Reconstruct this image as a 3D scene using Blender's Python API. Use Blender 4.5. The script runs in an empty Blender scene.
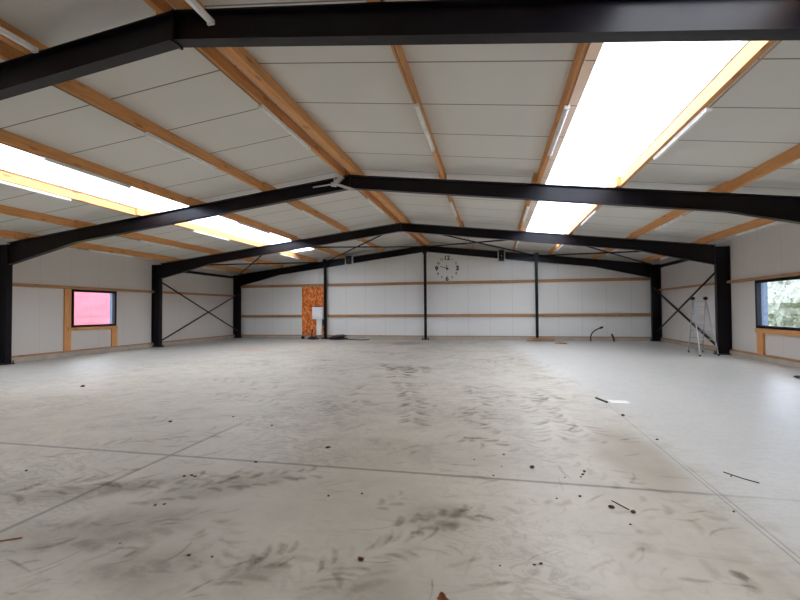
import bpy, bmesh, math, random
from mathutils import Vector, Matrix
random.seed(7)
S = bpy.context.scene
COL = S.collection
PI = math.pi

# ------------------------------------------------------------------ layout (metres)
XR = -3.59                       # ridge line
Y0, BAY = 4.316, 6.324
YF = [Y0 + k * BAY for k in range(-1, 4)]      # frame near faces: behind camera, 1st .. gable
SL = 0.118                       # roof slope
SLB = 0.1235                     # slope of the rafter undersides
WI, WO, WW = 11.10, 11.52, 11.53  # column inner / outer face, wall inner face (offset from ridge)
ZA = 4.74                        # rafter underside at apex
ZT = 5.08                        # rafter top / purlin underside at apex
ZC = 5.29                        # ceiling underside at apex
FW = 0.17                        # flange width
XL, XRT = XR - WW, XR + WW
YB, YN = 23.56, -2.35            # back wall / front wall inner faces
OFF = {-1: [2.37, 4.62, 6.31, 8.41, 10.57], 1: [2.40, 4.61, 6.38, 8.52, 10.74]}
SKS, SKE, SKY0, SKY1 = {-1: 4.86, 1: 4.89}, {-1: 6.28, 1: 6.37}, -1.6, 20.6

# ------------------------------------------------------------------ helpers
class MB:
    def __init__(s): s.bm = bmesh.new()
    def hexa(s, v, mi=0):
        vs = [s.bm.verts.new(p) for p in v]
        for f in ((0,3,2,1),(4,5,6,7),(0,1,5,4),(1,2,6,5),(2,3,7,6),(3,0,4,7)):
            s.bm.faces.new([vs[i] for i in f]).material_index = mi
        return s
    def box(s, x0, x1, y0, y1, z0, z1, mi=0):
        return s.hexa([(x0,y0,z0),(x1,y0,z0),(x1,y1,z0),(x0,y1,z0),(x0,y0,z1),(x1,y0,z1),(x1,y1,z1),(x0,y1,z1)], mi)
    def slab(s, xa, za, xb, zb, y0, y1, t):
        """board running along the slope from (xa,za) to (xb,zb), vertical thickness t"""
        if xa > xb: xa, za, xb, zb = xb, zb, xa, za
        return s.hexa([(xa,y0,za),(xb,y0,zb),(xb,y1,zb),(xa,y1,za),(xa,y0,za+t),(xb,y0,zb+t),(xb,y1,zb+t),(xa,y1,za+t)])
    def prism(s, pts, axis, a, b):
        """polygon in the plane across axis, extruded from a to b"""
        def P(p, t): return {'x':(t,p[0],p[1]),'y':(p[0],t,p[1]),'z':(p[0],p[1],t)}[axis]
        A = [s.bm.verts.new(P(p,a)) for p in pts]; B = [s.bm.verts.new(P(p,b)) for p in pts]
        s.bm.faces.new(A); s.bm.faces.new(B[::-1])
        n = len(pts)
        for i in range(n): s.bm.faces.new([A[i],B[i],B[(i+1)%n],A[(i+1)%n]])
        return s
    def tube(s, pts, r, seg=8, closed=False):
        pts = [Vector(p) for p in pts]; rings = []; n = len(pts)
        up = None
        for i, p in enumerate(pts):
            d = (pts[min(i+1,n-1)] - pts[max(i-1,0)])
            if closed: d = pts[(i+1)%n] - pts[(i-1)%n]
            d.normalize()
            a = up if up is not None and abs(up.dot(d)) < .95 else (Vector((0,0,1)) if abs(d.z) < .9 else Vector((1,0,0)))
            u = d.cross(a).normalized(); w = u.cross(d).normalized(); up = w
            rr = r[i] if isinstance(r,(list,tuple)) else r
            rings.append([s.bm.verts.new(p + rr*(math.cos(2*PI*k/seg)*u + math.sin(2*PI*k/seg)*w)) for k in range(seg)])
        m = n if closed else n-1
        for i in range(m):
            A, B = rings[i], rings[(i+1)%n]
            for k in range(seg): s.bm.faces.new([A[k],A[(k+1)%seg],B[(k+1)%seg],B[k]])
        if not closed:
            s.bm.faces.new(rings[0][::-1]); s.bm.faces.new(rings[-1])
        return s
    def bar(s, p, q, w, h):
        """rectangular bar between two points"""
        p, q = Vector(p), Vector(q); d = (q-p).normalized()
        a = Vector((0,0,1)) if abs(d.z) < .9 else Vector((0,1,0))
        u = d.cross(a).normalized(); v = u.cross(d).normalized()
        c = [(-w/2,-h/2),(w/2,-h/2),(w/2,h/2),(-w/2,h/2)]
        return s.hexa([p+u*a_+v*b_ for a_,b_ in c] + [q+u*a_+v*b_ for a_,b_ in c])
    def build(s, name, m, parent=None, bevel=0, smooth=False, world=True):
        bm = s.bm
        bmesh.ops.recalc_face_normals(bm, faces=bm.faces[:])
        if bevel: bmesh.ops.bevel(bm, geom=bm.edges[:], offset=bevel, segments=2, affect='EDGES', profile=.7)
        me = bpy.data.meshes.new(name); 
        if parent is not None and world:
            bm.transform(parent_matrix(parent).inverted())
        bm.to_mesh(me); bm.free()
        for f in me.polygons: f.use_smooth = smooth
        for x in (m if isinstance(m,(list,tuple)) else [m]): me.materials.append(x)
        o = bpy.data.objects.new(name, me); COL.objects.link(o)
        if parent is not None: o.parent = parent
        return o
def parent_matrix(o):
    M = Matrix.Translation(o.location) @ o.rotation_euler.to_matrix().to_4x4()
    return parent_matrix(o.parent) @ M if o.parent else M
def tag(o, label=None, cat=None, group=None, kind=None):
    if label: o['label'] = label
    if cat: o['category'] = cat
    if group: o['group'] = group
    if kind: o['kind'] = kind
    return o
def thing(name, label, cat, loc=(0,0,0), rz=0, group=None):
    o = bpy.data.objects.new(name, None); COL.objects.link(o)
    o.location = loc; o.rotation_euler = (0,0,rz); o.empty_display_size = .2
    return tag(o, label, cat, group)
def copy_tree(o, parent=None):
    c = o.copy(); COL.objects.link(c)
    if parent: c.parent = parent
    for ch in list(o.children): copy_tree(ch, c)
    return c
def single(o, label, cat, group=None):
    """origin to the middle of the mesh, then the tags"""
    me = o.data
    c = Vector((0,0,0))
    for v in me.vertices: c += v.co
    c /= len(me.vertices)
    me.transform(Matrix.Translation(-c)); o.location = o.location + c
    return tag(o, label, cat, group)

# ------------------------------------------------------------------ materials
class NT:
    def __init__(s, name):
        s.m = bpy.data.materials.new(name); s.m.use_nodes = True
        s.t = s.m.node_tree; s.t.nodes.clear()
        s.out = s.n('ShaderNodeOutputMaterial')
    def n(s, t, **k):
        x = s.t.nodes.new(t)
        for a, v in k.items(): setattr(x, a, v)
        return x
    def set(s, sock, v):
        if hasattr(v, 'is_output'): s.t.links.new(v, sock)
        elif v is not None: sock.default_value = v
    def math(s, op, a, b=None, c=None, clamp=False):
        x = s.n('ShaderNodeMath', operation=op); x.use_clamp = clamp
        s.set(x.inputs[0], a); s.set(x.inputs[1], b) if b is not None else None
        if c is not None: s.set(x.inputs[2], c)
        return x.outputs[0]
    def noise(s, vec, scale, detail=4, rough=.55, dist=0):
        x = s.n('ShaderNodeTexNoise'); s.set(x.inputs['Vector'], vec); x.inputs['Scale'].default_value = scale
        x.inputs['Detail'].default_value = detail; x.inputs['Roughness'].default_value = rough; x.inputs['Distortion'].default_value = dist
        return x.outputs['Fac']
    def ramp(s, f, stops):
        x = s.n('ShaderNodeValToRGB'); s.set(x.inputs[0], f); e = x.color_ramp.elements
        while len(e) < len(stops): e.new(.5)
        for el, (p, c) in zip(e, stops): el.position = p; el.color = (*c, 1) if len(c) == 3 else c
        return x.outputs[0]
    def mix(s, f, a, b, mode='MIX'):
        x = s.n('ShaderNodeMix', data_type='RGBA', blend_type=mode)
        s.set(x.inputs[0], f); s.set(x.inputs[6], (*a,1) if isinstance(a,tuple) else a); s.set(x.inputs[7], (*b,1) if isinstance(b,tuple) else b)
        return x.outputs[2]
    def mapping(s, vec, scale=(1,1,1), loc=(0,0,0)):
        x = s.n('ShaderNodeMapping'); s.set(x.inputs[0], vec); x.inputs['Scale'].default_value = scale; x.inputs['Location'].default_value = loc
        return x.outputs[0]
    def smooth(s, v, a, b):
        x = s.n('ShaderNodeMapRange', interpolation_type='SMOOTHSTEP'); s.set(x.inputs[0], v)
        x.inputs[1].default_value = a; x.inputs[2].default_value = b; return x.outputs[0]
    def pos(s): return s.n('ShaderNodeNewGeometry').outputs['Position']
    def objc(s): return s.n('ShaderNodeTexCoord').outputs['Object']
    def sep(s, v):
        x = s.n('ShaderNodeSeparateXYZ'); s.set(x.inputs[0], v); return x.outputs
    def bsdf(s, col, rough=.6, metal=0, spec=.5, bump=None, bstr=.2, bdist=.01):
        x = s.n('ShaderNodeBsdfPrincipled')
        s.set(x.inputs['Base Color'], (*col,1) if isinstance(col,tuple) else col)
        s.set(x.inputs['Roughness'], rough); x.inputs['Metallic'].default_value = metal
        s.set(x.inputs['Specular IOR Level'], spec)
        if bump is not None:
            b = s.n('ShaderNodeBump'); b.inputs['Strength'].default_value = bstr; b.inputs['Distance'].default_value = bdist
            s.set(b.inputs['Height'], bump); s.t.links.new(b.outputs[0], x.inputs['Normal'])
        return x.outputs[0]
    def done(s, sh): s.t.links.new(sh, s.out.inputs['Surface']); return s.m

def plain(name, col, rough=.6, metal=0, spec=.5, var=.12, scale=6):
    t = NT(name)
    f = t.noise(t.objc(), scale)
    c = t.ramp(f, [(.3, tuple(x*(1-var) for x in col)), (.7, tuple(min(1,x*(1+var)) for x in col))])
    return t.done(t.bsdf(c, rough, metal, spec))

def wood(name, axis, base=(.72,.365,.145), dark=(.48,.195,.06)):
    t = NT(name)
    inf = t.n('ShaderNodeObjectInfo').outputs['Random']
    p = t.objc()
    off = t.n('ShaderNodeVectorMath', operation='ADD'); t.set(off.inputs[0], p)
    cmb = t.n('ShaderNodeCombineXYZ'); t.set(cmb.inputs[0], t.math('MULTIPLY', inf, 37.)); t.set(cmb.inputs[1], t.math('MULTIPLY', inf, 11.)); t.set(cmb.inputs[2], t.math('MULTIPLY', inf, 23.))
    t.set(off.inputs[1], cmb.outputs[0]); v = off.outputs[0]
    sc = {'x':(.7,14,14),'y':(14,.7,14),'z':(14,14,.7)}[axis]
    g = t.noise(t.mapping(v, sc), 2.2, 5, .6, .6)
    big = t.noise(t.mapping(v, tuple(.35 if k > 1 else .5 for k in sc)), 1.6, 2)
    vo = t.n('ShaderNodeTexVoronoi'); t.set(vo.inputs['Vector'], t.mapping(v, tuple(6 if k > 1 else 1.6 for k in sc))); vo.inputs['Scale'].default_value = 1.
    knot = t.smooth(vo.outputs['Distance'], .10, .2)
    c = t.ramp(g, [(.3, dark), (.62, base)])
    c = t.mix(t.math('MULTIPLY', big, .45), c, tuple(min(1,x*1.25) for x in base))
    c = t.mix(t.math('MULTIPLY', t.math('SUBTRACT', 1., knot), .65), c, tuple(x*.5 for x in dark))
    c = t.mix(t.math('MULTIPLY', inf, .22), c, tuple(x*.72 for x in base))
    return t.done(t.bsdf(c, .62, 0, .3, g, .15, .004))
WX, WY, WZ = wood('spruce timber across', 'x'), wood('spruce timber along', 'y'), wood('spruce timber upright', 'z')
GIRT = (.45,.26,.13); GIRTD = (.30,.15,.07)
GX, GY = wood('girt timber across', 'x', GIRT, GIRTD), wood('girt timber along', 'y', GIRT, GIRTD)

def panel(name, col, axis, period, off, lw=.012, strength=.8):
    t = NT(name)
    p = t.sep(t.pos()); c = p[{'x':0,'y':1}[axis]]
    fr = t.math('FRACT', t.math('DIVIDE', t.math('SUBTRACT', c, off - period/2), period))
    d = t.math('MULTIPLY', t.math('ABSOLUTE', t.math('SUBTRACT', fr, .5)), period)      # distance to seam
    seam = t.math('SUBTRACT', 1., t.smooth(d, lw*.6, lw*1.3))
    # shallow pressed ribs of a sandwich panel
    rb = t.math('FRACT', t.math('DIVIDE', c, .1))
    rib = t.smooth(t.math('ABSOLUTE', t.math('SUBTRACT', rb, .5)), .40, .47)
    n = t.noise(t.pos(), .35, 3)
    cc = t.ramp(n, [(.3, tuple(x*.95 for x in col)), (.7, col)])
    cc = t.mix(t.math('MULTIPLY', rib, .05), cc, tuple(x*.7 for x in col))
    cc = t.mix(t.math('MULTIPLY', seam, strength), cc, (.05,.048,.045))
    return t.done(t.bsdf(cc, .55, 0, .35))
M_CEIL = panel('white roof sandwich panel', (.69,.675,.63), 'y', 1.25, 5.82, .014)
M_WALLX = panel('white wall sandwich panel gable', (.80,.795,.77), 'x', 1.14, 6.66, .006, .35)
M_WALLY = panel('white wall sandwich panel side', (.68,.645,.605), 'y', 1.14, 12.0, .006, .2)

M_STEEL = (lambda t: t.done(t.bsdf(t.ramp(t.noise(t.objc(), 3, 5), [(.3,(.0045,.0030,.0052)),(.75,(.008,.0058,.009))]), t.math('ADD', .26, t.math('MULTIPLY', t.noise(t.objc(), 5), .16)), 0, .22)))(NT('black painted steel'))
M_ROD = plain('black bracing steel', (.006,.005,.006), .5, 0, .3)
M_CONC = plain('concrete plinth', (.46,.41,.35), .9, 0, .2, .15, 2)
M_WHITE = plain('white lamp plastic', (.78,.78,.76), .4)
M_DIFF = plain('opal lamp diffuser', (.82,.82,.80), .3)
M_GREY = plain('grey galvanised metal', (.62,.62,.61), .45, .2)
M_ALU = plain('aluminium', (.40,.40,.39), .5, .55)
M_BLACK = plain('black plastic', (.012,.012,.013), .45)
M_CAB = plain('white enamel cabinet', (.90,.91,.90), .4, 0, .4, .02)
M_CABLE = plain('black rubber cable', (.02,.02,.022), .6)
M_CONDUIT = plain('brown conduit', (.30,.20,.12), .6)
M_DIRT = plain('dry dirt', (.05,.038,.028), .95, 0, .1, .3, 20)
M_LEAF = plain('dry brown leaf', (.22,.07,.03), .8, 0, .2, .3, 20)
M_CLOD = plain('reddish dirt', (.10,.04,.028), .9, 0, .1, .3, 30)
M_PAPER = plain('white paper', (.66,.66,.65), .7, 0, .2, .02)
M_FRAMEW = plain('black window frame', (.006,.004,.006), .45, 0, .2)
M_REVEAL = plain('blue grey window reveal', (.10,.135,.21), .6)
M_HINGE = plain('black hinge', (.004,.004,.004), .6, 0, .15)
M_REDDUST = plain('brick rubble', (.45,.12,.05), .9)

def osb():
    t = NT('orange strand board')
    v = t.n('ShaderNodeTexVoronoi'); t.set(v.inputs['Vector'], t.mapping(t.objc(), (1,1,.6))); v.inputs['Scale'].default_value = 17
    n = t.noise(t.mapping(t.objc(), (6,6,14)), 3, 4)
    f = t.math('ADD', t.math('MULTIPLY', t.sep(v.outputs['Color'])[0], .65), t.math('MULTIPLY', n, .35))
    c = t.ramp(f, [(.2,(.45,.085,.015)),(.5,(.80,.19,.03)),(.85,(.92,.40,.13))])
    return t.done(t.bsdf(c, .6, 0, .3))
M_OSB = osb()

def skylight_mat():
    t = NT('translucent rooflight sheet')
    a = t.n('ShaderNodeBsdfTransparent'); a.inputs[0].default_value = (.93,.95,.97,1)
    b = t.n('ShaderNodeBsdfTranslucent'); b.inputs[0].default_value = (.88,.90,.92,1)
    m = t.n('ShaderNodeMixShader'); m.inputs[0].default_value = .35
    t.t.links.new(a.outputs[0], m.inputs[1]); t.t.links.new(b.outputs[0], m.inputs[2])
    return t.done(m.outputs[0])
M_SKY = skylight_mat()
def glass_mat():
    t = NT('window glass')
    a = t.n('ShaderNodeBsdfTransparent'); a.inputs[0].default_value = (.93,.95,.95,1)
    b = t.n('ShaderNodeBsdfGlossy'); b.inputs['Roughness'].default_value = .02
    lw = t.n('ShaderNodeLayerWeight').outputs['Facing']          # same on both faces of the pane
    m = t.n('ShaderNodeMixShader'); t.set(m.inputs[0], t.math('ADD', .03, t.math('MULTIPLY', t.math('POWER', lw, 5.), .5)))
    t.t.links.new(a.outputs[0], m.inputs[1]); t.t.links.new(b.outputs[0], m.inputs[2])
    return t.done(m.outputs[0])
M_GLASS = glass_mat()

JR, JL, JC = 1.87, -3.54, 4.262
def floor_mat():
    t = NT('dusty concrete slab')
    P = t.pos(); x, y, z = t.sep(P)
    n1 = t.noise(P, .45, 5, .6); n2 = t.noise(P, 2.6, 6, .65); n3 = t.noise(P, 14, 5, .7)
    sm = t.noise(t.mapping(P, (1.1,.8,1)), .8, 6, .62, 1.2)
    base = t.ramp(n1, [(.3,(.235,.203,.164)),(.7,(.355,.318,.270))])
    base = t.mix(t.math('MULTIPLY', t.smooth(y, 3.2, 11.5), .72), base, (.565,.535,.49))  # muddier near end; the brighter light farther back is painted into the colour
    base = t.mix(t.math('MULTIPLY', t.smooth(n2, .45, .75), .45), base, (.25,.23,.20))
    base = t.mix(t.math('MULTIPLY', t.smooth(sm, .55, .72), .5), base, (.20,.18,.15))
    # scuff streaks of sweeping and turning wheels
    st = t.noise(t.mapping(P, (1.2,5.5,1)), 1.5, 5, .7, .8)
    base = t.mix(t.math('MULTIPLY', t.smooth(st, .55, .72), .5), base, (.21,.19,.16))
    # curled smears where wheels have turned in the dust
    wv = t.noise(t.mapping(P, (1,1.9,1), (3,1,0)), 2.4, 3, .5, 2.2)
    wm = t.noise(P, .55, 3, .5)
    ridge = t.math('SUBTRACT', 1., t.smooth(t.math('ABSOLUTE', t.math('SUBTRACT', wv, .5)), .012, .06))
    base = t.mix(t.math('MULTIPLY', t.math('MULTIPLY', ridge, t.smooth(wm, .46, .62)), .5), base, (.17,.15,.12))
    wv2 = t.noise(t.mapping(P, (1.6,1,1), (8,4,0)), 5.5, 4, .55, 1.6)
    base = t.mix(t.math('MULTIPLY', t.math('MULTIPLY', t.smooth(wv2, .54, .68), t.smooth(n1, .42, .6)), .42), base, (.18,.16,.13))
    # the slab on the right is swept clean and paler
    edge = t.math('SUBTRACT', JR - .1, t.math('MULTIPLY', t.math('MAXIMUM', t.math('SUBTRACT', y, 7.), 0.), .10))
    edge = t.math('ADD', edge, t.math('MULTIPLY', t.math('SUBTRACT', n2, .5), .9))
    clean = t.smooth(t.math('SUBTRACT', x, edge), -.3, .5)
    cl = t.ramp(n2, [(.3,(.37,.368,.362)),(.7,(.46,.457,.452))])
    cl = t.mix(t.math('MULTIPLY', t.smooth(st, .45, .7), .4), cl, (.36,.345,.325))
    cl = t.mix(t.math('MULTIPLY', t.smooth(y, 4.5, 13.), .8), cl, (.58,.577,.58))  # right slab also paled with distance, brighter far light put into its colour
    base = t.mix(t.math('MULTIPLY', clean, .8), base, cl)
    # paler floor along the left wall, its daylight glare painted in
    lw = t.smooth(t.math('ADD', x, t.math('MULTIPLY', t.math('SUBTRACT', st, .5), 7.)), -8.2, -12.2)
    base = t.mix(t.math('MULTIPLY', lw, .7), base, (.47,.465,.455))
    # damp brown patch against the joint
    dx = t.math('DIVIDE', t.math('SUBTRACT', x, 1.45), .42); dy = t.math('DIVIDE', t.math('SUBTRACT', y, 5.25), 1.25)
    dd = t.math('ADD', t.math('SQRT', t.math('ADD', t.math('MULTIPLY', dx, dx), t.math('MULTIPLY', dy, dy))), t.math('MULTIPLY', t.math('SUBTRACT', n2, .5), .9))
    patch = t.math('MULTIPLY', t.smooth(dd, 1.15, .5), t.math('LESS_THAN', x, JR))
    base = t.mix(t.math('MULTIPLY', patch, .6), base, (.20,.165,.125))
    # red brick dust smear
    dx = t.math('DIVIDE', t.math('SUBTRACT', x, -9.7), .75); dy = t.math('DIVIDE', t.math('SUBTRACT', y, 16.3), .55)
    dd = t.math('ADD', t.math('SQRT', t.math('ADD', t.math('MULTIPLY', dx, dx), t.math('MULTIPLY', dy, dy))), t.math('MULTIPLY', t.math('SUBTRACT', n2, .5), 1.6))
    base = t.mix(t.math('MULTIPLY', t.smooth(dd, 1.1, .5), .5), base, (.62,.27,.15))
    # dirt below the middle gable post
    dx = t.math('DIVIDE', t.math('SUBTRACT', x, -4.1), .9); dy = t.math('DIVIDE', t.math('SUBTRACT', y, 20.6), 1.3)
    dd = t.math('ADD', t.math('SQRT', t.math('ADD', t.math('MULTIPLY', dx, dx), t.math('MULTIPLY', dy, dy))), t.math('MULTIPLY', t.math('SUBTRACT', n2, .5), 1.4))
    base = t.mix(t.math('MULTIPLY', t.smooth(dd, 1.1, .5), .55), base, (.14,.11,.085))
    base = t.mix(t.math('MULTIPLY', t.smooth(n3, .46, .72), .28), base, (.20,.178,.145))
    # saw-cut joints
    def line(c, at, w, strength, fade=None, wob=0):
        d = t.math('ABSOLUTE', t.math('ADD', t.math('SUBTRACT', c, at), t.math('MULTIPLY', t.math('SUBTRACT', n3, .5), wob)))
        f = t.math('MULTIPLY', t.math('SUBTRACT', 1., t.smooth(d, w*.35, w)), strength)
        return t.math('MULTIPLY', f, fade) if fade is not None else f
    base = t.mix(line(y, JC, .034, .85, t.math('SUBTRACT', 1., t.math('MULTIPLY', clean, .75)), .02), base, (.10,.088,.072))
    base = t.mix(line(x, JL, .034, .8, t.smooth(y, 6.6, 4.6), .03), base, (.10,.088,.072))
    base = t.mix(line(x, JR-.022, .008, .8, t.smooth(y, 9.5, 7.2)), base, (.13,.12,.11))
    base = t.mix(line(x, JR+.022, .008, .8, t.smooth(y, 5.8, 4.2)), base, (.13,.12,.11))
    rough = t.math('SUBTRACT', t.math('ADD', .36, t.math('MULTIPLY', n2, .28)), t.math('MULTIPLY', clean, .12))
    return t.done(t.bsdf(base, rough, 0, .45, t.math('ADD', n3, t.math('MULTIPLY', n2, 2.)), .12, .004))
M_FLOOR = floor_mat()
def stain_mat():
    t = NT('tyre mud print')
    at = t.n('ShaderNodeAttribute'); at.attribute_name = 'amt'
    n = t.noise(t.pos(), 26, 6, .75); n2 = t.noise(t.pos(), 7, 4)
    f = t.math('MULTIPLY', t.math('MULTIPLY', at.outputs['Fac'], .52), t.smooth(t.math('ADD', t.math('MULTIPLY', n, .6), t.math('MULTIPLY', n2, .5)), .3, .62), clamp=True)
    a = t.n('ShaderNodeBsdfTransparent'); b = t.bsdf((.15,.118,.082), .9, 0, .15)
    m = t.n('ShaderNodeMixShader'); t.set(m.inputs[0], f); t.t.links.new(a.outputs[0], m.inputs[1]); t.t.links.new(b, m.inputs[2])
    return t.done(m.outputs[0])
M_STAIN = stain_mat()

# ------------------------------------------------------------------ setting
def struct(o): o['kind'] = 'structure'; return o

def build_floor():
    bm = bmesh.new()
    lay = bm.verts.layers.float.new('amt')
    q = [(XL-.3,YN-.3,-.15),(XRT+.3,YN-.3,-.15),(XRT+.3,YB+.3,-.15),(XL-.3,YB+.3,-.15)]
    v = [bm.verts.new(p) for p in q] + [bm.verts.new((p[0],p[1],0)) for p in q]
    for f in ((0,3,2,1),(4,5,6,7),(0,1,5,4),(1,2,6,5),(2,3,7,6),(3,0,4,7)): bm.faces.new([v[i] for i in f])
    zc = [.0012]
    def stroke(cx, cy, ang, L, w, bend, a):
        zc[0] = .0008 + random.random()*.0015
        n = 6; rows = []
        ca, sa = math.cos(ang), math.sin(ang)
        for i in range(n+1):
            u = i/n - .5
            lx = u*L; ly = bend*(u*u*4-1)*L*.25
            k = (1 - (2*u)**4)
            hw = w*.5*(.35+.65*k)
            row = []
            for s_, am in ((-1,0),(-.22,1),(.22,1),(1,0)):
                px, py = lx, ly + s_*hw
                vv = bm.verts.new((cx+ca*px-sa*py, cy+sa*px+ca*py, zc[0])); vv[lay] = am*a*k
                row.append(vv)
            rows.append(row)
        for A, B in zip(rows, rows[1:]):
            for j in range(3):
                f = bm.faces.new([A[j],A[j+1],B[j+1],B[j]]); f.material_index = 1
    def blot(cx, cy, rx, ry, a, ang=0):
        z = .0005 + random.random()*.0003
        c = bm.verts.new((cx,cy,z)); c[lay] = a
        r1, r2 = [], []
        for k in range(20):
            th = 2*PI*k/20; j = random.uniform(.75,1.2)
            for fr, am, lst in ((.5,a*.75,r1),(1,0,r2)):
                px, py = rx*fr*j*math.cos(th), ry*fr*j*math.sin(th)
                vv = bm.verts.new((cx+px*math.cos(ang)-py*math.sin(ang), cy+px*math.sin(ang)+py*math.cos(ang), z)); vv[lay] = am; lst.append(vv)
        for k in range(20):
            l = (k+1)%20
            bm.faces.new([c,r1[k],r1[l]]).material_index = 1
            bm.faces.new([r1[k],r2[k],r2[l],r1[l]]).material_index = 1
    def track(p, q, width, step, a, curve=0, skip=.15, bl=.26, bw=.06):
        """rows of slanted lugs left by a tractor tyre along p..q"""
        p, q = Vector(p), Vector(q); d = q-p; L = d.length; d.normalize(); nrm = Vector((-d.y,d.x))
        n = int(L/step)
        for i in range(n):
            t_ = (i+.5)/n
            c = p + d*L*t_ + nrm*curve*math.sin(PI*t_)
            an = math.atan2(d.y,d.x) + curve*PI/L*math.cos(PI*t_)
            for s_ in (-1,1):
                if random.random() < skip: continue
                o = nrm*s_*width*.25 + d*(step*.5 if s_ > 0 else 0) + Vector((random.uniform(-.04,.04),random.uniform(-.04,.04)))
                stroke(c.x+o.x, c.y+o.y, an + s_*(PI/2-.75) + random.gauss(0,.16), bl*random.uniform(.6,1.1), bw*random.uniform(1.1,2.1), s_*.5, a*random.uniform(.35,1))
    # prints seen in the dust, from near to far
    blot(-.45,3.42,.36,.34,.5); track((-.75,3.15),(-.1,3.55),.42,.10,.95,0,.05,.2,.07)
    blot(-1.45,2.5,.26,.26,.5); track((-1.62,2.3),(-1.3,2.75),.36,.11,.8,0,.1,.28,.05)
    track((-.9,2.3),(-.55,3.0),.5,.12,.45,.1,.2,.3,.05)
    track((-3.0,3.15),(-1.75,4.1),.5,.115,.75,.05,.08,.22,.06); track((-3.3,3.3),(-2.4,4.0),.3,.16,.5,0,.2,.3,.05)
    blot(-2.45,3.6,.7,.3,.5,.6)
    track((-4.2,3.1),(-3.5,3.6),.55,.12,.75,0,.1,.4,.06); blot(-3.7,3.2,.7,.25,.5,.5); blot(-3.2,3.5,.6,.25,.45,.5)
    track((-4.3,3.8),(-2.9,4.4),.5,.2,.45,0,.3,.4,.05)
    blot(-2.75,2.75,.8,.4,.5,.4); blot(-2.2,2.35,.5,.3,.45,.3); blot(-.7,2.4,.35,.25,.35); track((-3.2,2.5),(-2.2,3.0),.7,.14,.4,0,.2,.35,.07); track((-2.6,2.3),(-1.9,2.6),.5,.14,.35,0,.3,.3,.06)
    track((-4.9,3.9),(-3.7,5.2),.5,.15,.4,.1,.3,.4,.05); track((-3.9,4.5),(-3.3,5.5),.4,.14,.55,0,.25,.25,.05)
    track((-2.7,4.5),(-1.6,4.35),.4,.15,.35,0,.3,.25,.05)
    track((-2.05,9.6),(-1.15,6.1),.62,.17,.85,.12,.12,.4,.09); track((-2.7,9.2),(-1.9,6.5),.6,.18,.6,-.15,.25,.4,.08)
    track((-3.3,12.9),(-2.2,10.2),.8,.22,.95,.2,.1,.55,.12); track((-2.3,12.4),(-1.9,11.0),.9,.22,.85,.1,.15,.55,.12); blot(-2.2,11.9,.9,.7,.4)
    track((-.5,9.3),(-.3,6.3),.6,.18,.6,.15,.2,.4,.08); track((.0,9.4),(.25,7.2),.6,.18,.45,0,.3,.4,.07)
    track((-.4,5.6),(.05,5.25),.4,.11,.85,0,.1,.28,.06)
    track((.45,8.5),(.75,5.6),.6,.17,.55,.12,.2,.4,.07); track((1.0,8.6),(1.3,5.7),.6,.17,.55,-.1,.2,.4,.07); track((.75,9.4),(1.0,8.0),.7,.2,.55,0,.2,.4,.08)
    track((-1.0,7.4),(.2,5.9),.6,.2,.4,.2,.3,.35,.06); track((-.9,5.2),(-.3,3.9),.45,.16,.3,0,.3,.25,.05)
    track((.0,3.7),(1.1,3.55),.4,.17,.38,.12,.25,.2,.07); track((.85,3.5),(1.75,2.75),.5,.16,.5,.05,.2,.24,.08); blot(1.42,3.02,.05,.06,.9)
    track((.9,4.9),(1.6,3.6),.5,.15,.4,0,.3,.25,.06)
    track((-5.5,7.6),(-3.6,7.0),.6,.2,.5,.2,.25,.45,.06); track((-7.2,9.3),(-4.4,8.6),.7,.24,.5,.2,.3,.5,.08); track((-5.5,6.0),(-4.3,5.6),.5,.2,.45,0,.3,.4,.05)
    track((-5.2,11.5),(-3.6,10.6),.7,.25,.5,.1,.3,.5,.1); track((.3,15.5),(1.1,10.5),.7,.3,.5,.2,.3,.55,.12)
    track((-1.0,14.5),(.6,13.0),.8,.3,.5,.2,.3,.6,.13); track((-5.8,16.5),(-3.4,15.4),.8,.3,.5,.2,.3,.7,.15)
    track((-1.15,2.25),(-.35,3.05),.55,.085,.6,.15,.1,.26,.035); track((-2.2,3.1),(-1.75,2.2),.4,.11,.45,.1,.2,.22,.05)
    track((-1.0,3.45),(-.75,3.75),.25,.12,.6,0,.1,.15,.05); track((-.55,6.9),(.35,4.8),.7,.16,.4,.25,.2,.3,.05)
    track((-3.2,7.8),(-2.3,6.4),.6,.17,.5,.1,.2,.35,.06); track((-1.75,5.3),(-.8,4.9),.4,.14,.3,.1,.3,.22,.05)
    for _ in range(520):                                   # loose scuffs
        yy = 2 + 15*random.random()**1.6; xx = random.uniform(-.78*yy-1.6, 1.7)
        if xx < -9: continue
        stroke(xx, yy, random.gauss(.5,.5), random.uniform(.12,.5)*(.6+yy*.08), random.uniform(.02,.07)*(.6+yy*.1), random.uniform(-.6,.6), random.uniform(.1,.5))
    for _ in range(40):
        yy = random.uniform(3,12); xx = random.uniform(2.1, min(7, .55*yy+1.5))
        stroke(xx, yy, random.gauss(-.4,.4), random.uniform(.1,.45), random.uniform(.01,.03), random.uniform(-.6,.6), random.uniform(.1,.35))
    me = bpy.data.meshes.new('floor'); bm.to_mesh(me); bm.free()
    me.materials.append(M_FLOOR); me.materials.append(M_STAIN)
    o = bpy.data.objects.new('floor', me); COL.objects.link(o); struct(o)
build_floor()

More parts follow.
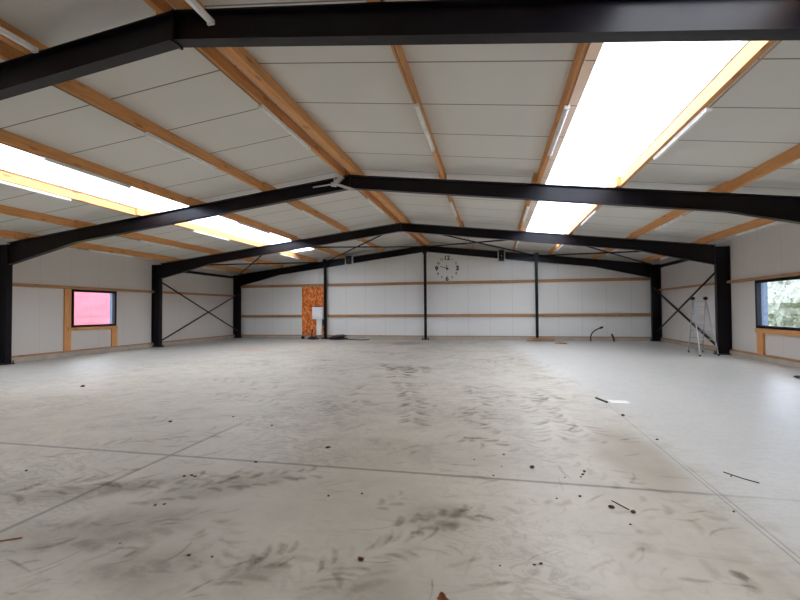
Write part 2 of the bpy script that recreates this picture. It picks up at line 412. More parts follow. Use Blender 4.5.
def build_ceiling():
    b = MB(); T = .1
    for s in (-1, 1):
        SK0, SK1 = SKS[s], SKE[s]
        def piece(o0, o1, ya, yb): b.slab(XR+s*o0, ZC-SL*o0, XR+s*o1, ZC-SL*o1, ya, yb, T)
        piece(0, SK0, YN-.3, YB+.3); piece(SK1, WW+.6, YN-.3, YB+.3)
        piece(SK0, SK1, YN-.3, SKY0); piece(SK0, SK1, SKY1, YB+.3)
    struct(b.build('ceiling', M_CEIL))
    for s, w in ((-1,'left'),(1,'right')):
        m = MB(); n = 60
        pts = []
        for i in range(n+1):                          # trapezoid-free wavy sheet, corrugations run down the slope
            yy = SKY0 + (SKY1-SKY0)*i/n
            pts.append((yy, .02*(i % 2)))
        bm = m.bm; rows = []
        for yy, h in pts:
            rows.append([bm.verts.new((XR+s*o, yy, ZC-SL*o+.06+h)) for o in (SKS[s]-.02, SKE[s]+.02)])
        for A, B in zip(rows, rows[1:]): bm.faces.new([A[0],A[1],B[1],B[0]])
        o = m.build('skylight', M_SKY); o['kind'] = 'structure'
        tag(o, f'long translucent white rooflight strip in the {w} roof slope', 'skylight')
build_ceiling()

def wall_side(name, xi, xo, wins):
    """side wall from boxes around its window openings; wins = [(y0,y1,z0,z1)]"""
    b = MB(); x0, x1 = min(xi,xo), max(xi,xo); top = ZC-SL*WW+.02
    ys = YN-.2
    for (ya,yb,za,zb) in sorted(wins):
        b.box(x0,x1,ys,ya,0,top); b.box(x0,x1,ya,yb,0,za); b.box(x0,x1,ya,yb,zb,top); ys = yb
    b.box(x0,x1,ys,YB+.2,0,top)
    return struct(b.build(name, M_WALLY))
WL = (13.10,15.03,1.035,2.435); WR = (13.2,15.44,.975,2.43)
WL_ADDED = (6.9,9.3,.6,2.45); WR_ADDED = (6.9,9.3,.6,2.45)      # unseen windows added one bay nearer to light the floor from the sides
wall_side('wall_left', XL, XL-.2, [WL, WL_ADDED]); wall_side('wall_right', XRT, XRT+.2, [WR, WR_ADDED])
def gable_wall(name, ya, yb):
    top = lambda o: ZC-SL*abs(o)+.02
    b = MB(); W = WW+.2
    b.prism([(XR-W,0),(XR+W,0),(XR+W,top(W)),(XR,top(0)),(XR-W,top(W))], 'y', ya, yb)
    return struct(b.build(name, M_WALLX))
gable_wall('wall_back', YB, YB+.2); gable_wall('wall_front', YN, YN-.2)

# plinths and base rails
struct(MB().box(XL,XL+.07,YN,YB,0,.15).build('trim_1', M_CONC)); struct(MB().box(XRT-.07,XRT,YN,YB,0,.13).build('trim_2', M_CONC))
struct(MB().box(XL+.07,XRT-.07,YB-.07,YB,0,.15).build('trim_3', M_CONC))
struct(MB().box(XL,XL+.05,YN,YB,.15,.21).build('baseboard_left', GY)); struct(MB().box(XRT-.05,XRT,YN,YB,.13,.19).build('baseboard_right', GY))
struct(MB().box(XL+.05,XRT-.05,YB-.05,YB,.15,.20).build('baseboard_back', GX))

def window(n, xi, s, w, label):
    ya,yb,za,zb = w; root = thing(f'window_{n}', label, 'window', (xi,(ya+yb)/2,za)); root['kind'] = 'structure'
    f = MB(); t = .085; x0, x1 = sorted((xi-s*.075, xi+s*.05))
    for bx in ((ya,yb,za,za+t),(ya,yb,zb-t,zb),(ya,ya+t,za+t,zb-t),(yb-t,yb,za+t,zb-t)): f.box(x0,x1,*bx)
    f.build('window_frame', M_FRAMEW, root)
    r = MB(); x0, x1 = sorted((xi+s*.05, xi+s*.26))
    for bx in ((ya,yb,za-.02,za+.005),(ya,yb,zb-.005,zb+.02),(ya-.02,ya+.005,za,zb),(yb-.005,yb+.02,za,zb)): r.box(x0,x1,*bx)
    r.build('reveal', M_REVEAL, root)
    MB().box(*sorted((xi+s*.01, xi+s*.018)), ya+t, yb-t, za+t, zb-t).build('pane', M_GLASS, root)
window(1, XL, -1, WL, 'black framed window in left wall looking onto a red facade')
window(2, XRT, 1, WR, 'black framed window in right wall looking onto green hedge')

window(3, XL, -1, WL_ADDED, 'added out-of-frame window in the left wall, one bay nearer than the pink one')
window(4, XRT, 1, WR_ADDED, 'added out-of-frame window in the right wall, one bay nearer than the green one')

# ------------------------------------------------------------------ steel frames
def frame(k, label, apexplates=True):
    y = YF[k]; root = thing('steel_portal_frame', label, 'steel frame', (XR, y, 0), 0, 'black portal frames'); tw = .012; tf = .018; yc = y+FW/2
    for s in (-1, 1):
        X = lambda o: XR+s*o
        c = MB(); zt = ZT-SL*WO
        c.box(*sorted((X(WI),X(WI+tf))), y, y+FW, .03, zt); c.box(*sorted((X(WO-tf),X(WO))), y, y+FW, .03, zt)
        c.box(*sorted((X(WI+tf),X(WO-tf))), yc-tw/2, yc+tw/2, .03, zt)
        c.build('column', M_STEEL, root)
        r = MB(); o0, o1 = 0, 8.62
        za = lambda o: ZA-SLB*o
        r.slab(X(o0),za(o0),X(o1),za(o1),y,y+FW,tf); r.slab(X(0),ZT-tf,X(WI),ZT-SL*WI-tf,y,y+FW,tf)
        r.prism([(X(0),za(0)+tf),(X(WI),za(WI)+tf),(X(WI),ZT-SL*WI-tf),(X(0),ZT-tf)], 'y', yc-tw/2, yc+tw/2)
        r.build('rafter', M_STEEL, root)
        h = MB(); zb = 3.09
        h.prism([(X(8.62),za(8.62)),(X(8.62),za(8.62)+tf),(X(WI),za(WI)+tf),(X(WI),zb)], 'y', yc-tw/2, yc+tw/2)
        h.slab(X(8.6),za(8.6)-.004,X(WI),zb-.004,y,y+FW,tf)
        h.box(*sorted((X(WI-.02),X(WI))), y, y+FW, zb, za(WI))
        h.build('haunch', M_STEEL, root)
        p = MB(); p.box(*sorted((X(WI-.06),X(WO+.0))), y-.06, y+FW+.06, 0, .03)
        for bx in (WI-.02, WI+.12, WI+.30):
            for by in (y-.03, y+FW+.03): p.tube([(X(bx),by,.03),(X(bx),by,.11)], .018, 6)
        p.build('base_plate', M_STEEL, root)
        for o in OFF[s]:
            q = MB(); q.box(*sorted((X(o+.074),X(o+.084))), yc-.04, yc+.04, ZT-SL*o-.01, ZT-SL*o+.16)
            q.box(*sorted((X(o+.074),X(o+.14))), yc-.04, yc+.04, ZT-SL*o-.016, ZT-SL*o-.008)
            q.build('cleat', M_STEEL, root)
    a = MB(); a.box(XR-.014,XR+.014,y,y+FW,ZA-.03,ZT+.01)
    for zz in (.07,.17,.27):
        for yy in (y+.035,y+FW-.035):
            a.tube([(XR-.04,yy,ZA+zz),(XR+.04,yy,ZA+zz)], .014, 6)
    a.build('end_plate', M_STEEL, root)
    return root
frame(1, 'nearest black steel frame, its beam crossing the top of the photo')
frame(2, 'second black steel frame, with grey junction box at its ridge')
frame(3, 'third black steel frame, standing at the near end of the wall cross braces')
frame(4, 'farthest black steel frame, standing against the white gable wall')

# gable posts
for xc, nm, ex in ((-9.28,'left','beside the orange board'),(-3.58,'middle','under the ridge, left of the clock'),(2.15,'right','right of the ridge, under the right skylight')):
    r = thing('gable_post', f'thin black steel post on the gable wall, {ex}', 'post', (xc, YF[4]-.07, 0), 0, 'gable posts')
    z1 = ZA-SLB*abs(xc-XR)+(.42 if abs(xc-XR) > 1 else .22); w = .13; y0, y1 = YF[4]-.145, YF[4]-.005
    m = MB(); m.box(xc-w/2,xc+w/2,y0,y0+.012,.03,z1); m.box(xc-w/2,xc+w/2,y1-.012,y1,.03,z1); m.box(xc-.005,xc+.005,y0+.012,y1-.012,.03,z1)
    m.build('post_shaft', M_STEEL, r)
    p = MB(); p.box(xc-.2,xc+.2,y0-.08,y1,0,.03)
    for bx in (-.15,.15):
        for by in (y0-.05,y1-.04): p.tube([(xc+bx,by,.03),(xc+bx,by,.12)], .02, 6)
    p.build('base_plate', M_STEEL, r)
    q = MB(); q.box(xc-.11,xc+.11,y0-.02,y0-.005,z1-.36,z1+.02); q.build('top_plate', M_STEEL, r)

# ------------------------------------------------------------------ purlins
ORD = ['first','second','third','fourth','fifth']
BN = ['bay right overhead','nearest full bay','middle bay','farthest bay']
def purlin(xc, w, zb, h, ya, yb, tilt, label):
    b = MB(); b.slab(xc-w/2, zb-tilt*(-w/2)*0+tilt*w/2, xc+w/2, zb-tilt*w/2, ya, yb, h)
    return single(b.build('timber_purlin', WY), label, 'purlin', 'roof purlins')
for k in range(4):
    ya = max(YF[k]-.14, YN+.01); yb = YF[k+1]+FW+.12 if k < 3 else YB-.005
    for s, sd in ((-1,'left'),(1,'right')):
        for i, o in enumerate(OFF[s]):
            sh = .036 if k % 2 else -.036                # neighbouring bays lap side by side on the frames
            if k == 0 and s < 0 and i == 0: sh = -.30
            oo = o+sh
            purlin(XR+s*oo, .07, ZT-SL*oo+.006, ZC-ZT-.008, ya, yb, SL*s, f'orange timber purlin, {ORD[i]} {sd} of the ridge, {BN[k]}')
    e = .0 if k % 2 else .004
    purlin(-3.775+e*9, .072, 5.065, .19, ya if k == 0 else YF[k]+.005, YF[k+1] if k < 3 else YB-.005, -SL, f'orange ridge timber, slim left one of the pair, {BN[k]}')
    purlin(-3.435, .20, 5.075, .18, ya if k == 0 else YF[k]+.005, YF[k+1] if k < 3 else YB-.005, SL, f'thick brown ridge timber, right one of the pair, {BN[k]}')

# ------------------------------------------------------------------ lamps
def lamp_proto():
    r = thing('batten_lamp', None, None)
    L = 1.98
    MB().prism([(-.038,0),(.038,0),(.038,-.016),(.03,-.026),(-.03,-.026),(-.038,-.016)], 'y', .02, L-.02).build('lamp_body', M_WHITE, r)
    MB().prism([(-.028,-.026),(.028,-.026),(.030,-.042),(.018,-.054),(-.018,-.054),(-.030,-.042)], 'y', .05, L-.05).build('diffuser', M_DIFF, r)
    for a in (0, L-.03): MB().box(-.04,.04,a,a+.03,-.056,.0).build('end_cap', M_WHITE, r)
    c = MB().tube([(.0,-2.1,-.012),(.0,-.02,-.012)], .011, 6); c.build('conduit', M_CONDUIT, r)
    return r
proto = lamp_proto(); used = False
def lamp(x, y, z, label):
    global used
    o = copy_tree(proto) if used else proto
    used = True; o.location = (x, y, z)
    tag(o, label, 'lamp', 'fluorescent batten lamps')
for k in (1,2,3):
    ys = YF[k] + 2.28
    for s, sd in ((-1,'left'),(1,'right')):
        for i, o in enumerate(OFF[s]):
            if k == 1 and s > 0 and i == 4: continue
            oo = o + (.036 if k % 2 else -.036) + (.012 if s < 0 or i < 2 else .05)
            lamp(XR+s*oo, ys, ZT-SL*oo-.002, f'white batten lamp under {ORD[i]} purlin {sd} of the ridge, {BN[k]}')
    lamp(-3.78, ys, 5.058, f'white batten lamp under the ridge timbers, {BN[k]}')
lamp(-3.03, 2.27, 4.83, 'white batten lamp at the ridge, overlapping the top of the nearest frame')
lamp(-5.46, 2.27, 4.84, 'white batten lamp at the top left corner, above the nearest frame')

# ------------------------------------------------------------------ girts
def girt(x0,x1,y0,y1,z0,z1,m,label):
    return single(MB().box(x0,x1,y0,y1,z0,z1).build('timber_girt', m), label, 'girt', 'wall girts')
nb = ['far left bay','bay left of the middle post','bay right of the middle post','far right bay']
px = [XR-WI-.02,-9.28,-3.58,2.15,XR+WI+.02]
for i in range(4):
    a, b_ = px[i]+.03, px[i+1]-.03
    girt(a,b_,YB-.085,YB-.02,2.97,3.12,GX,f'upper timber girt on the gable wall, {nb[i]}')
    if i == 0:
        girt(a,-10.83,YB-.085,YB-.02,1.21,1.36,GX,'lower timber girt on the gable wall, left of the orange board')
    else: girt(a,b_,YB-.085,YB-.02,1.21,1.36,GX,f'lower timber girt on the gable wall, {nb[i]}')
for s, sd, xi in ((-1,'left',XL),(1,'right',XRT)):
    for k, w in ((2,'over the window'),(3,'behind the cross brace')):
        ya = YF[k]+FW/2+.008; yb = YF[k+1]+FW/2-.008
        xa, xb = XR+s*(WO-.085), XR+s*(WO-.022)
        zb, zt = (2.44,2.55) if s < 0 else (2.435,2.525)
        girt(*sorted((xa,xb)), ya, yb, zb, zt, GY, f'timber girt along the {sd} wall, {w}')
# timber supports below the windows
r = thing('window_support', 'orange timber framing carrying the left window with the pink view', 'window framing', (XL,14,.2))
MB().box(XL,XL+.06,12.84,13.09,.21,2.43).build('stud', WZ, r)
MB().box(XL,XL+.06,14.84,15.10,.21,.92).build('stud', WZ, r)
MB().box(XL,XL+.07,13.09,15.10,.92,1.03).build('sill_rail', WY, r)
r = thing('window_support', 'orange timber framing carrying the right window with the green view', 'window framing', (XRT,14.3,.2))
MB().box(XRT-.07,XRT,15.12,15.42,.19,.83).build('stud', WZ, r)
MB().box(XRT-.08,XRT,13.1,15.48,.83,.97).build('sill_rail', WY, r)

# ------------------------------------------------------------------ bracing
def rod(name, p, q, r, label, cat, group):
    o = MB().tube([p,q], r, 8).build(name, M_ROD, None, 0, True)
    return single(o, label, cat, group)
nodes = [XR-WI-.1,-9.32,-3.59,2.16,XR+WI+.1]
zr = lambda x: ZA+.26-SL*abs(x-XR)
names = ['far left','left middle','right middle','far right']
for i in range(4):
    a, b_ = nodes[i], nodes[i+1]; ya, yb = YF[3]+FW, YF[4]
    rod('roof_brace_rod', (a,ya,zr(a)), (b_,yb,zr(b_)), .032, f'thin black roof brace rod, {names[i]} cross, far end on the right', 'brace', 'roof brace rods')
    rod('roof_brace_rod', (b_,ya,zr(b_)), (a,yb,zr(a)), .032, f'thin black roof brace rod, {names[i]} cross, far end on the left', 'brace', 'roof brace rods')
for s, sd, x in ((-1,'left',XR-11.24),(1,'right',XR+11.24)):
    rod('wall_brace', (x+.02,YF[3]+.1,3.0),(x+.02,YF[4]+.05,.42), .034, f'black diagonal wall brace on the {sd} wall, descending towards the gable', 'brace', 'wall braces')
    rod('wall_brace', (x-.05*s-.02,YF[3]+.1,.22),(x-.05*s-.02,YF[4]+.05,2.6), .034 if s < 0 else .045, f'black diagonal wall brace on the {sd} wall, rising towards the gable', 'brace', 'wall braces')
    o = MB().box(x-.06,x+.06,YF[3]+FW,YF[4],3.50,3.62).build('eave_strut', M_STEEL)
    single(o, f'black steel eave strut along the top of the {sd} wall, beside the gable', 'strut', 'eave struts')

# ------------------------------------------------------------------ gable wall things
o = MB().box(-10.81,-9.40,YB-.085,YB-.062,.205,2.965).build('strand_board', M_OSB); single(o, 'tall orange strand board panel behind the white electrical cabinet', 'board')
yb = YB-.085
r = thing('electrical_cabinet', 'white electrical cabinet with cable duct on the orange board', 'cabinet', (-9.8,yb,.2))
MB().box(-10.09,-9.46,yb-.22,yb-.02,1.10,1.80).build('cabinet_body', M_CAB, r, .012)
d = MB().box(-10.07,-9.48,yb-.245,yb-.222,1.12,1.78).build('cabinet_door', M_CAB, r, .008)
MB().box(-9.53,-9.505,yb-.262,yb-.246,1.40,1.52).build('handle', M_GREY, d)
MB().box(-9.86,-9.55,yb-.14,yb,.2,1.10).build('cable_duct', M_CAB, r, .01)
MB().box(-10.02,-9.62,yb-.06,yb,1.80,1.86).build('cable_gland', M_BLACK, r)
MB().box(-9.54,-9.48,yb-.05,yb,.75,1.1).build('cable_loop', M_CABLE, r)

# clock made of single numerals and hands
cx, cz, R = -2.44, 3.82, .56
r = thing('wall_clock', 'large wall clock of separate black numerals right of the middle post', 'clock', (cx,YB,cz))
def numeral(txt, x, z, size, bold):
    cu = bpy.data.curves.new('numeral','FONT'); cu.body = txt; cu.size = size; cu.align_x = 'CENTER'; cu.align_y = 'CENTER'
    cu.extrude = .006; cu.offset = bold
    tmp = bpy.data.objects.new('tmp', cu); COL.objects.link(tmp)
    dg = bpy.context.evaluated_depsgraph_get(); me = bpy.data.meshes.new_from_object(tmp.evaluated_get(dg))
    bpy.data.objects.remove(tmp)
    me.transform(Matrix.Translation((x-cx,-.010,z-cz)) @ Matrix.Rotation(PI/2,4,'X'))
    me.materials.clear(); me.materials.append(M_BLACK)
    o = bpy.data.objects.new('numeral', me); COL.objects.link(o); o.parent = r
for n in range(1,13):
    th = PI/2 - n*PI/6; big = n % 3 == 0
    numeral(str(n), cx+R*math.cos(th), cz+R*math.sin(th), .33 if big else .18, .016 if n in (3,9) else .010 if big else .003)
def hand(nm, th, L, w):
    d = Vector((math.sin(th),0,math.cos(th))); n = Vector((d.z,0,-d.x)); c = Vector((cx,YB-.02,cz))
    m = MB(); p = [c-d*.1-n*w/2, c-d*.1+n*w/2, c+d*L+n*w*.25, c+d*L-n*w*.25]
    m.hexa([v+Vector((0,-.008,0)) for v in p]+p); m.build(nm, M_BLACK, r)
hand('minute_hand', math.radians(-72), .40, .045); hand('hour_hand', math.radians(-4), .20, .055)
MB().tube([(cx,YB,cz),(cx,YB-.035,cz)], .055, 14).build('hub', M_BLACK, r)

# black boxes in grey brackets on the gable frame
def speaker(x, zc, w, h, y, label):
    r = thing('loudspeaker', label, 'loudspeaker', (x,y,zc-h/2), 0, 'loudspeakers on the gable frame')
    b = MB().box(x-w/2,x+w/2,y-.20,y-.012,zc-h/2,zc+h/2).build('speaker_box', M_BLACK, r, .012)
    MB().tube([(x,y-.2,zc-.03),(x,y-.212,zc-.03)], .11, 20).build('cone', M_HINGE, b)
    MB().tube([(x,y-.21,zc-.03),(x,y-.222,zc-.03)], .03, 12).build('dust_cap', M_GREY, b)
    MB().box(x-w/2-.06,x-w/2-.012,y-.16,y-.02,zc-h/2-.05,zc+h/2+.06).build('bracket', M_GREY, r)
    MB().box(x+w/2+.012,x+w/2+.06,y-.16,y-.02,zc-h/2-.05,zc+h/2+.06).build('bracket', M_GREY, r)
    MB().box(x-w/2-.06,x+w/2+.06,y-.012,y,zc-.03,zc+.03).build('bracket', M_GREY, r)
speaker(-7.85, 4.40, .32, .46, YF[4]-.005, 'black loudspeaker in grey brackets on the gable frame, left of the clock')
speaker(.42, 4.38, .26, .56, YF[4]-.005, 'black loudspeaker in grey brackets on the gable frame, right of the clock')

# grey junction on the second frame's ridge
y = YF[2]-.07
r = thing('junction_box', 'grey junction box with conduit arms hung at the second frame ridge', 'junction box', (-3.9,y,4.85))
MB().tube([(-3.97,y,4.86),(-3.97,y,5.075)], .016, 8).build('hanger_rod', M_GREY, r)
MB().prism([(-3.99,4.90),(-3.88,4.83),(-3.70,5.00),(-3.81,5.04)], 'y', y-.05, y+.05).build('box_body', M_GREY, r)
MB().bar((-4.05,y,4.84),(-3.92,y,4.82),.09,.09).build('box_elbow', M_GREY, r)
MB().tube([(-4.55,y,4.80),(-4.0,y,4.845)], .018, 8).build('conduit_arm', M_GREY, r)
MB().bar((-3.95,y,4.85),(-3.45,y,4.66),.07,.06).build('conduit_arm', M_GREY, r)

# ------------------------------------------------------------------ ladder
def ladder():
    r = thing('folding_ladder', 'folding aluminium ladder with black hinges standing by the right wall', 'ladder', (6.9,16.7,0))
    H1, H2 = Vector((6.62,16.62,1.90)), Vector((7.03,16.68,1.90))
    F1, F2 = Vector((6.56,16.02,.02)), Vector((7.22,16.30,.02)); B1, B2 = Vector((6.82,17.55,.02)), Vector((7.30,17.62,.02))
    for a, b_, nm in ((H1,F1,0),(H2,F2,0),(H1,B1,0),(H2,B2,0)):
        o = MB().bar(a,b_,.026,.042).build('rail', M_ALU, r)
        d = (b_-a).normalized(); MB().bar(b_-d*.05,b_,.04,.065).build('rubber_foot', M_HINGE, o)
    for A, B, C, D in ((H1,F1,H2,F2),(H1,B1,H2,B2)):
        for i in range(1,7):
            t_ = i/7; MB().bar(A.lerp(B,t_), C.lerp(D,t_), .022,.022).build('rung', M_ALU, r)
    for h in (H1,H2):
        MB().tube([h+Vector((0,-.035,.02)),h+Vector((0,.035,.02))], .06, 16).build('hinge', M_HINGE, r)
    MB().bar(H1-Vector((0,0,.08)),H2-Vector((0,0,.08)),.03,.03).build('top_bar', M_ALU, r)
ladder()

# ------------------------------------------------------------------ floor clutter
def coil(name, cx, cy, R, n, r, h, label, tail=None):
    rr = random.Random(3); pts = []
    for i in range(n*18):
        th = 2*PI*i/18; q = R*(.72+.08*rr.random()+.26*math.sin(i*.147))
        pts.append((cx+q*math.cos(th), cy+q*.8*math.sin(th), r+.004+h*(.5+.5*math.sin(i*.23+1.3*math.sin(i*.071)))*rr.uniform(.85,1.)*(i/(n*18))**.4))
    if tail: pts = [(*t_[:2], r+.002) for t_ in tail] + pts
    o = MB().tube(pts, r, 6).build(name, M_CABLE, None, 0, True)
    return single(o, label, 'cable')
coil('cable_coil', -8.35, 22.75, .5, 8, .024, .26, 'dark coil of cable on the floor beside the left gable post', [(-6.5,22.5),(-6.8,22.2),(-7.4,22.45)])
coil('cable_coil', -9.78, 22.72, .3, 5, .022, .16, 'small tangled cable below the white electrical cabinet', [(-10.2,22.8),(-10.0,22.95)])
coil('cable_coil', 6.80, 11.55, .17, 3, .012, .05, 'small black cable coil on the floor below the right window')
o = MB().tube([(-10.02,23.05,.005),(-10.02,23.06,.35),(-10.0,23.1,.55)], .035, 8).build('conduit_stub', M_CABLE); single(o, 'short black conduit stub in front of the orange board', 'conduit')
o = MB().box(-10.62,-10.48,22.95,23.1,0,.16).build('concrete_block', M_DIRT, None, .01); single(o, 'small dark block on the floor left of the orange board', 'block')
pts = [(4.62,22.9,.0),(4.63,22.92,.25),(4.72,22.98,.43),(4.9,23.03,.56),(5.12,23.05,.66)]
r = thing('bent_conduit', 'bent black conduit rising from the floor at the right gable wall', 'conduit', (4.62,22.9,0))
MB().tube(pts, .03, 8).build('pipe', M_CABLE, r, 0, True); MB().tube([(5.08,23.05,.645),(5.22,23.06,.69)], .05, 8).build('pipe_end', M_CABLE, r)
o = MB().tube([(5.68,22.9,0),(5.66,22.95,.18),(5.60,23.0,.36)], .045, 8).build('conduit_stub', M_CABLE); single(o, 'short black conduit stub right of the bent conduit', 'conduit')
for i, (dx, dy, an, L) in enumerate(((0,0,.1,1.3),(.15,-.12,-.1,1.1),(-.1,.1,.05,.9))):
    c = Vector((2.25+dx,22.74+dy,.03+.05*i)); d = Vector((math.cos(an),math.sin(an),0))*L/2
    o = MB().bar(c-d,c+d,.07,.05).build('timber_offcut', GX)
    single(o, ['pale timber offcut lying lowest in the stack by the right gable post','pale timber offcut in the middle of the stack by the right gable post','pale short timber offcut on top of the stack by right gable post'][i], 'offcut')
o = MB().bar((2.75,21.1,.03),(3.2,20.9,.03),.16,.05).build('timber_offcut', GX); single(o, 'single brown timber offcut on the floor in front of the right gable post', 'offcut')

def clod(name, x, y, r, m, label, cat, group=None, flat=.6, seed=0):
    rr = random.Random(seed*17+3); bm = bmesh.new(); bmesh.ops.create_icosphere(bm, subdivisions=2, radius=r)
    for v in bm.verts: v.co *= rr.uniform(.7,1.25); v.co.z *= flat; v.co.x *= 1.35
    zmin = min(v.co.z for v in bm.verts); bmesh.ops.rotate(bm, verts=bm.verts, cent=(0,0,0), matrix=Matrix.Rotation(rr.random()*6,3,'Z'))
    bm.transform(Matrix.Translation((0,0,-zmin)))
    me = bpy.data.meshes.new(name); bm.to_mesh(me); bm.free(); me.materials.append(m)
    o = bpy.data.objects.new(name, me); COL.objects.link(o); o.location = (x,y,0)
    return tag(o, label, cat, group)
crumbs = [(-4.6,5.53,.03),(-8.6,7.75,.05),(-3.03,5.6,.022),(-2.47,4.22,.022),(-1.41,3.59,.016),(-1.14,3.69,.014),(-1.97,2.54,.015),(-1.81,2.56,.012),(-3.87,5.97,.02),(-4.63,3.56,.02),(-2.54,2.58,.01),
 (.82,4.52,.018),(.85,4.60,.022),(.79,4.45,.014),(.64,4.41,.011),(-.02,4.33,.013),(.7,3.99,.018),(.97,3.55,.012),(.23,2.88,.012),(.27,2.9,.015),(.02,2.83,.009),(.5,3.91,.012),(.09,4.97,.016),(1.86,7.09,.035),(1.82,3.93,.014),(1.92,5.88,.022),(.06,4.6,.01),(-.22,4.75,.012)]
for i, (x,y,r_) in enumerate(crumbs):
    clod('dirt_crumb', x, y, r_*.62, M_DIRT, 'tiny dark crumb of dirt lying on the bare concrete floor', 'dirt crumb', 'dirt crumbs on the floor', .6, i)
clod('dirt_clod', .36, 4.62, .022, M_DIRT, 'dark dirt clod behind the cross joint, near the middle of the floor', 'dirt clod', None, .5, 51)
clod('dirt_clod', -1.9, 4.83, .022, M_DIRT, 'dark dirt clod left of centre, just beyond the cross joint', 'dirt clod', None, .5, 52)
clod('dirt_clod', .91, 3.82, .02, M_DIRT, 'dark dirt clod left of the twig, in front of the cross joint', 'dirt clod', None, .5, 53)
clod('dirt_clod', 1.05, 3.76, .018, M_DIRT, 'dark dirt clod with a thin twig, in front of the brown patch', 'dirt clod', None, .5, 54)
clod('dirt_clod', -.85, 2.72, .016, M_CLOD, 'reddish brown crumpled clod in the near centre of the floor', 'dirt clod', None, .6, 55)
for i, (x,y) in enumerate(((-2.95,3.74),(-2.89,3.77),(-2.84,3.75))): clod('dirt_crumb', x, y, .013, M_DIRT, 'dark crumb in the row of crumbs on the left tyre track', 'dirt crumb', 'crumbs on the left tyre track', .5, 60+i)
for i, (x,y) in enumerate(((-2.75,3.14),(-2.69,3.17))): clod('dirt_crumb', x, y, .011, M_DIRT, 'dark crumb of a pair on the near left floor', 'dirt crumb', 'pair of crumbs near left', .5, 70+i)
def sticks(name, segs, r, m, label, cat):
    b = MB()
    for p, q in segs: b.tube([(*p,r+.003),(*q,r+.003)], r, 6)
    return single(b.build(name, m), label, cat)
sticks('twig', [((.94,3.95),(1.03,3.8))], .004, M_DIRT, 'thin twig on the floor beside a dark clod, left of the right joint', 'twig')
sticks('twig', [((2.16,4.84),(2.26,4.68)),((2.20,4.78),(2.17,4.72)),((2.26,4.68),(2.34,4.60))], .0045, M_DIRT, 'dark branching twig on the pale slab right of the joint', 'twig')
sticks('twig', [((-3.40,2.42),(-3.28,2.50))], .005, M_LEAF, 'reddish twig at the left edge of the floor', 'twig')
o = MB().bar((1.76,8.38,.014),(1.86,8.02,.014),.028,.026).build('black_rod', M_BLACK); single(o, 'short black bar on the floor at the start of the joint', 'bar')
bm = MB(); o = bm.box(1.92,2.22,8.0,8.25,.001,.006).build('paper_sheet', M_PAPER); o.rotation_euler = (0,0,0); single(o, 'white paper sheet on the pale floor beside the black bar', 'paper')
def leaf():
    b = MB(); bm = b.bm; n = 6; L = .085
    rows = []
    for i in range(n+1):
        u = i/n; w = .03*math.sin(PI*min(1,u*.95+.04))*(1.2 if i % 2 else .8)
        rows.append([bm.verts.new((-.28+s_*w-.02*u, 2.375+u*L, .004+.018*u*u+.012*abs(s_))) for s_ in (-1,0,1)])
    for A, B in zip(rows, rows[1:]):
        for j in range(2): bm.faces.new([A[j],A[j+1],B[j+1],B[j]])
    ret = bmesh.ops.solidify(bm, geom=bm.faces[:], thickness=.002)
    single(b.build('dry_leaf', M_LEAF), 'dry curled brown leaf at the bottom edge of the floor', 'leaf')
leaf()

# ------------------------------------------------------------------ outside
def ground_mat():
    t = NT('rough grass'); n = t.noise(t.pos(), 3, 6)
    return t.done(t.bsdf(t.ramp(n, [(.3,(.10,.12,.04)),(.7,(.22,.22,.09))]), .9, 0, .1))
g = MB()
for x0,x1,y0,y1 in ((-60,XL-.3,-40,70),(XRT+.3,60,-40,70),(XL-.3,XRT+.3,YB+.3,70),(XL-.3,XRT+.3,-40,YN-.3)): g.box(x0,x1,y0,y1,-.3,-.06)
struct(g.build('ground', ground_mat()))
def red_mat():
    t = NT('red cladding'); p = t.sep(t.pos())
    n = t.noise(t.mapping(t.pos(), (1,1,3)), .8, 4)
    c = t.ramp(n, [(.3,(.40,.105,.155)),(.7,(.50,.15,.20))])
    rb = t.math('FRACT', t.math('MULTIPLY', p[1], 4.)); c = t.mix(t.math('MULTIPLY', t.math('LESS_THAN', rb, .12), .3), c, (.33,.07,.11))
    return t.done(t.bsdf(c, .7, 0, .2))
M_RED = red_mat(); M_SLATE = plain('grey roof sheet', (.2,.2,.21), .6)
r = thing('red_shed', 'red clad building outside the left window', 'building', (-24,21,0))
MB().box(-27,-21.2,12,30,-.06,3.4).build('shed_wall', M_RED, r)
MB().prism([(-27.4,3.4),(-20.9,3.4),(-24.1,4.8)], 'y', 11.7, 30.3).build('shed_roof', M_SLATE, r)
def leaf_mat():
    t = NT('hedge leaves'); n = t.noise(t.pos(), 7, 5, .7); n2 = t.noise(t.pos(), 1.2, 3)
    c = t.ramp(n, [(.32,(.075,.088,.08)),(.52,(.22,.245,.215)),(.7,(.43,.455,.425))])
    c = t.mix(t.math('MULTIPLY', n2, .4), c, (.38,.40,.36))
    return t.done(t.bsdf(c, .8, 0, .2))
M_HEDGE = leaf_mat()
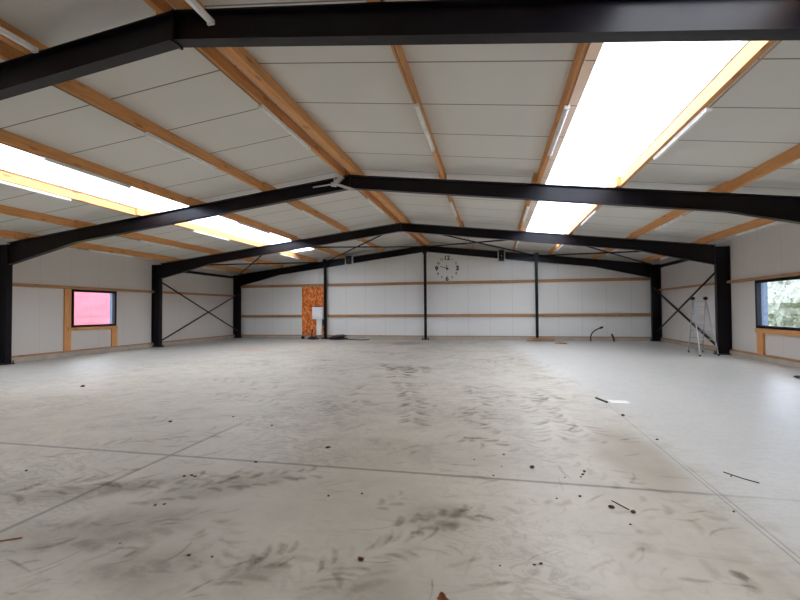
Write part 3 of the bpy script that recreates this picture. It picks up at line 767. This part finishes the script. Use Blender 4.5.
def shrub(cx, cy, r, h, seed, label):
    rr = random.Random(seed); bm = bmesh.new()
    bmesh.ops.create_icosphere(bm, subdivisions=4, radius=1)
    from mathutils import noise
    for v in bm.verts:
        k = 1 + .22*noise.noise(v.co*2.3+Vector((seed,0,0))) + .16*noise.noise(v.co*6+Vector((0,seed,0)))
        v.co = Vector((v.co.x*r*k, v.co.y*r*1.2*k, (v.co.z*.5*k+.5)*h-.15))
    for _ in range(1500):                                  # leaf tufts break the outline
        d = Vector((rr.gauss(0,1),rr.gauss(0,1),rr.gauss(0,1))).normalized(); k = rr.uniform(.9,1.15)
        c = Vector((d.x*r*k, d.y*r*1.2*k, (d.z*.5*k+.5)*h-.1)); s_ = rr.uniform(.05,.11)
        a = Vector((rr.uniform(-1,1),rr.uniform(-1,1),rr.uniform(-1,1))).normalized()*s_; b_ = a.cross(d).normalized()*s_*.6
        bm.faces.new([bm.verts.new(c-a), bm.verts.new(c+b_), bm.verts.new(c+a), bm.verts.new(c-b_)])
    me = bpy.data.meshes.new('shrub'); bm.to_mesh(me); bm.free(); me.materials.append(M_HEDGE)
    o = bpy.data.objects.new('shrub', me); COL.objects.link(o); o.location = (cx,cy,0)
    tag(o, label, 'shrub', 'shrubs outside the right window')
for i, (x,y,r_,h) in enumerate(((14.6,20.3,1.45,4.2),(14.9,25.0,1.5,4.6),(14.4,29.8,1.5,4.4))):
    shrub(x, y, r_, h, i+2, ['dense green shrub outside, at the right edge of the right window','dense green shrub outside, in the middle of the right window','dense green shrub outside, at the left of the right window'][i])

# ------------------------------------------------------------------ light
w = bpy.data.worlds.new('overcast sky'); S.world = w; w.use_nodes = True
nt = w.node_tree; nt.nodes.clear()
out = nt.nodes.new('ShaderNodeOutputWorld'); bg = nt.nodes.new('ShaderNodeBackground')
tc = nt.nodes.new('ShaderNodeTexCoord'); sp = nt.nodes.new('ShaderNodeSeparateXYZ'); rp = nt.nodes.new('ShaderNodeValToRGB')
nt.links.new(tc.outputs['Generated'], sp.inputs[0]); nt.links.new(sp.outputs[2], rp.inputs[0])
e = rp.color_ramp.elements; e[0].position = 0; e[0].color = (.42,.58,1.0,1); e[1].position = .5; e[1].color = (.97,.985,1,1)
nt.links.new(rp.outputs[0], bg.inputs[0]); bg.inputs[1].default_value = 9.6
nt.links.new(bg.outputs[0], out.inputs[0])

# ------------------------------------------------------------------ camera
F = 437.33
R_ = Matrix(((0.97778799,0.20948613,-0.0067982),(-0.20928611,0.97759098,0.02269805),(0.01140078,-0.02077111,0.99971925)))
cam = bpy.data.cameras.new('camera'); co = bpy.data.objects.new('camera', cam); COL.objects.link(co)
cam.sensor_fit = 'HORIZONTAL'; cam.sensor_width = 36; cam.lens = F/800*36; cam.clip_start = .05; cam.clip_end = 300
rt, fw, up = R_[0], R_[1], R_[2]
m = Matrix(((rt.x,up.x,-fw.x,0),(rt.y,up.y,-fw.y,0),(rt.z,up.z,-fw.z,1.6),(0,0,0,1)))
co.matrix_world = m
S.camera = co
S.view_settings.view_transform = 'Standard'; S.view_settings.look = 'None'; S.view_settings.gamma = 1
S.view_settings.exposure = 0; S.view_settings.use_curve_mapping = False
S.cycles.use_denoising = True; S.cycles.max_bounces = 10; S.cycles.diffuse_bounces = 6; S.cycles.transparent_max_bounces = 24
S.cycles.sample_clamp_indirect = 0
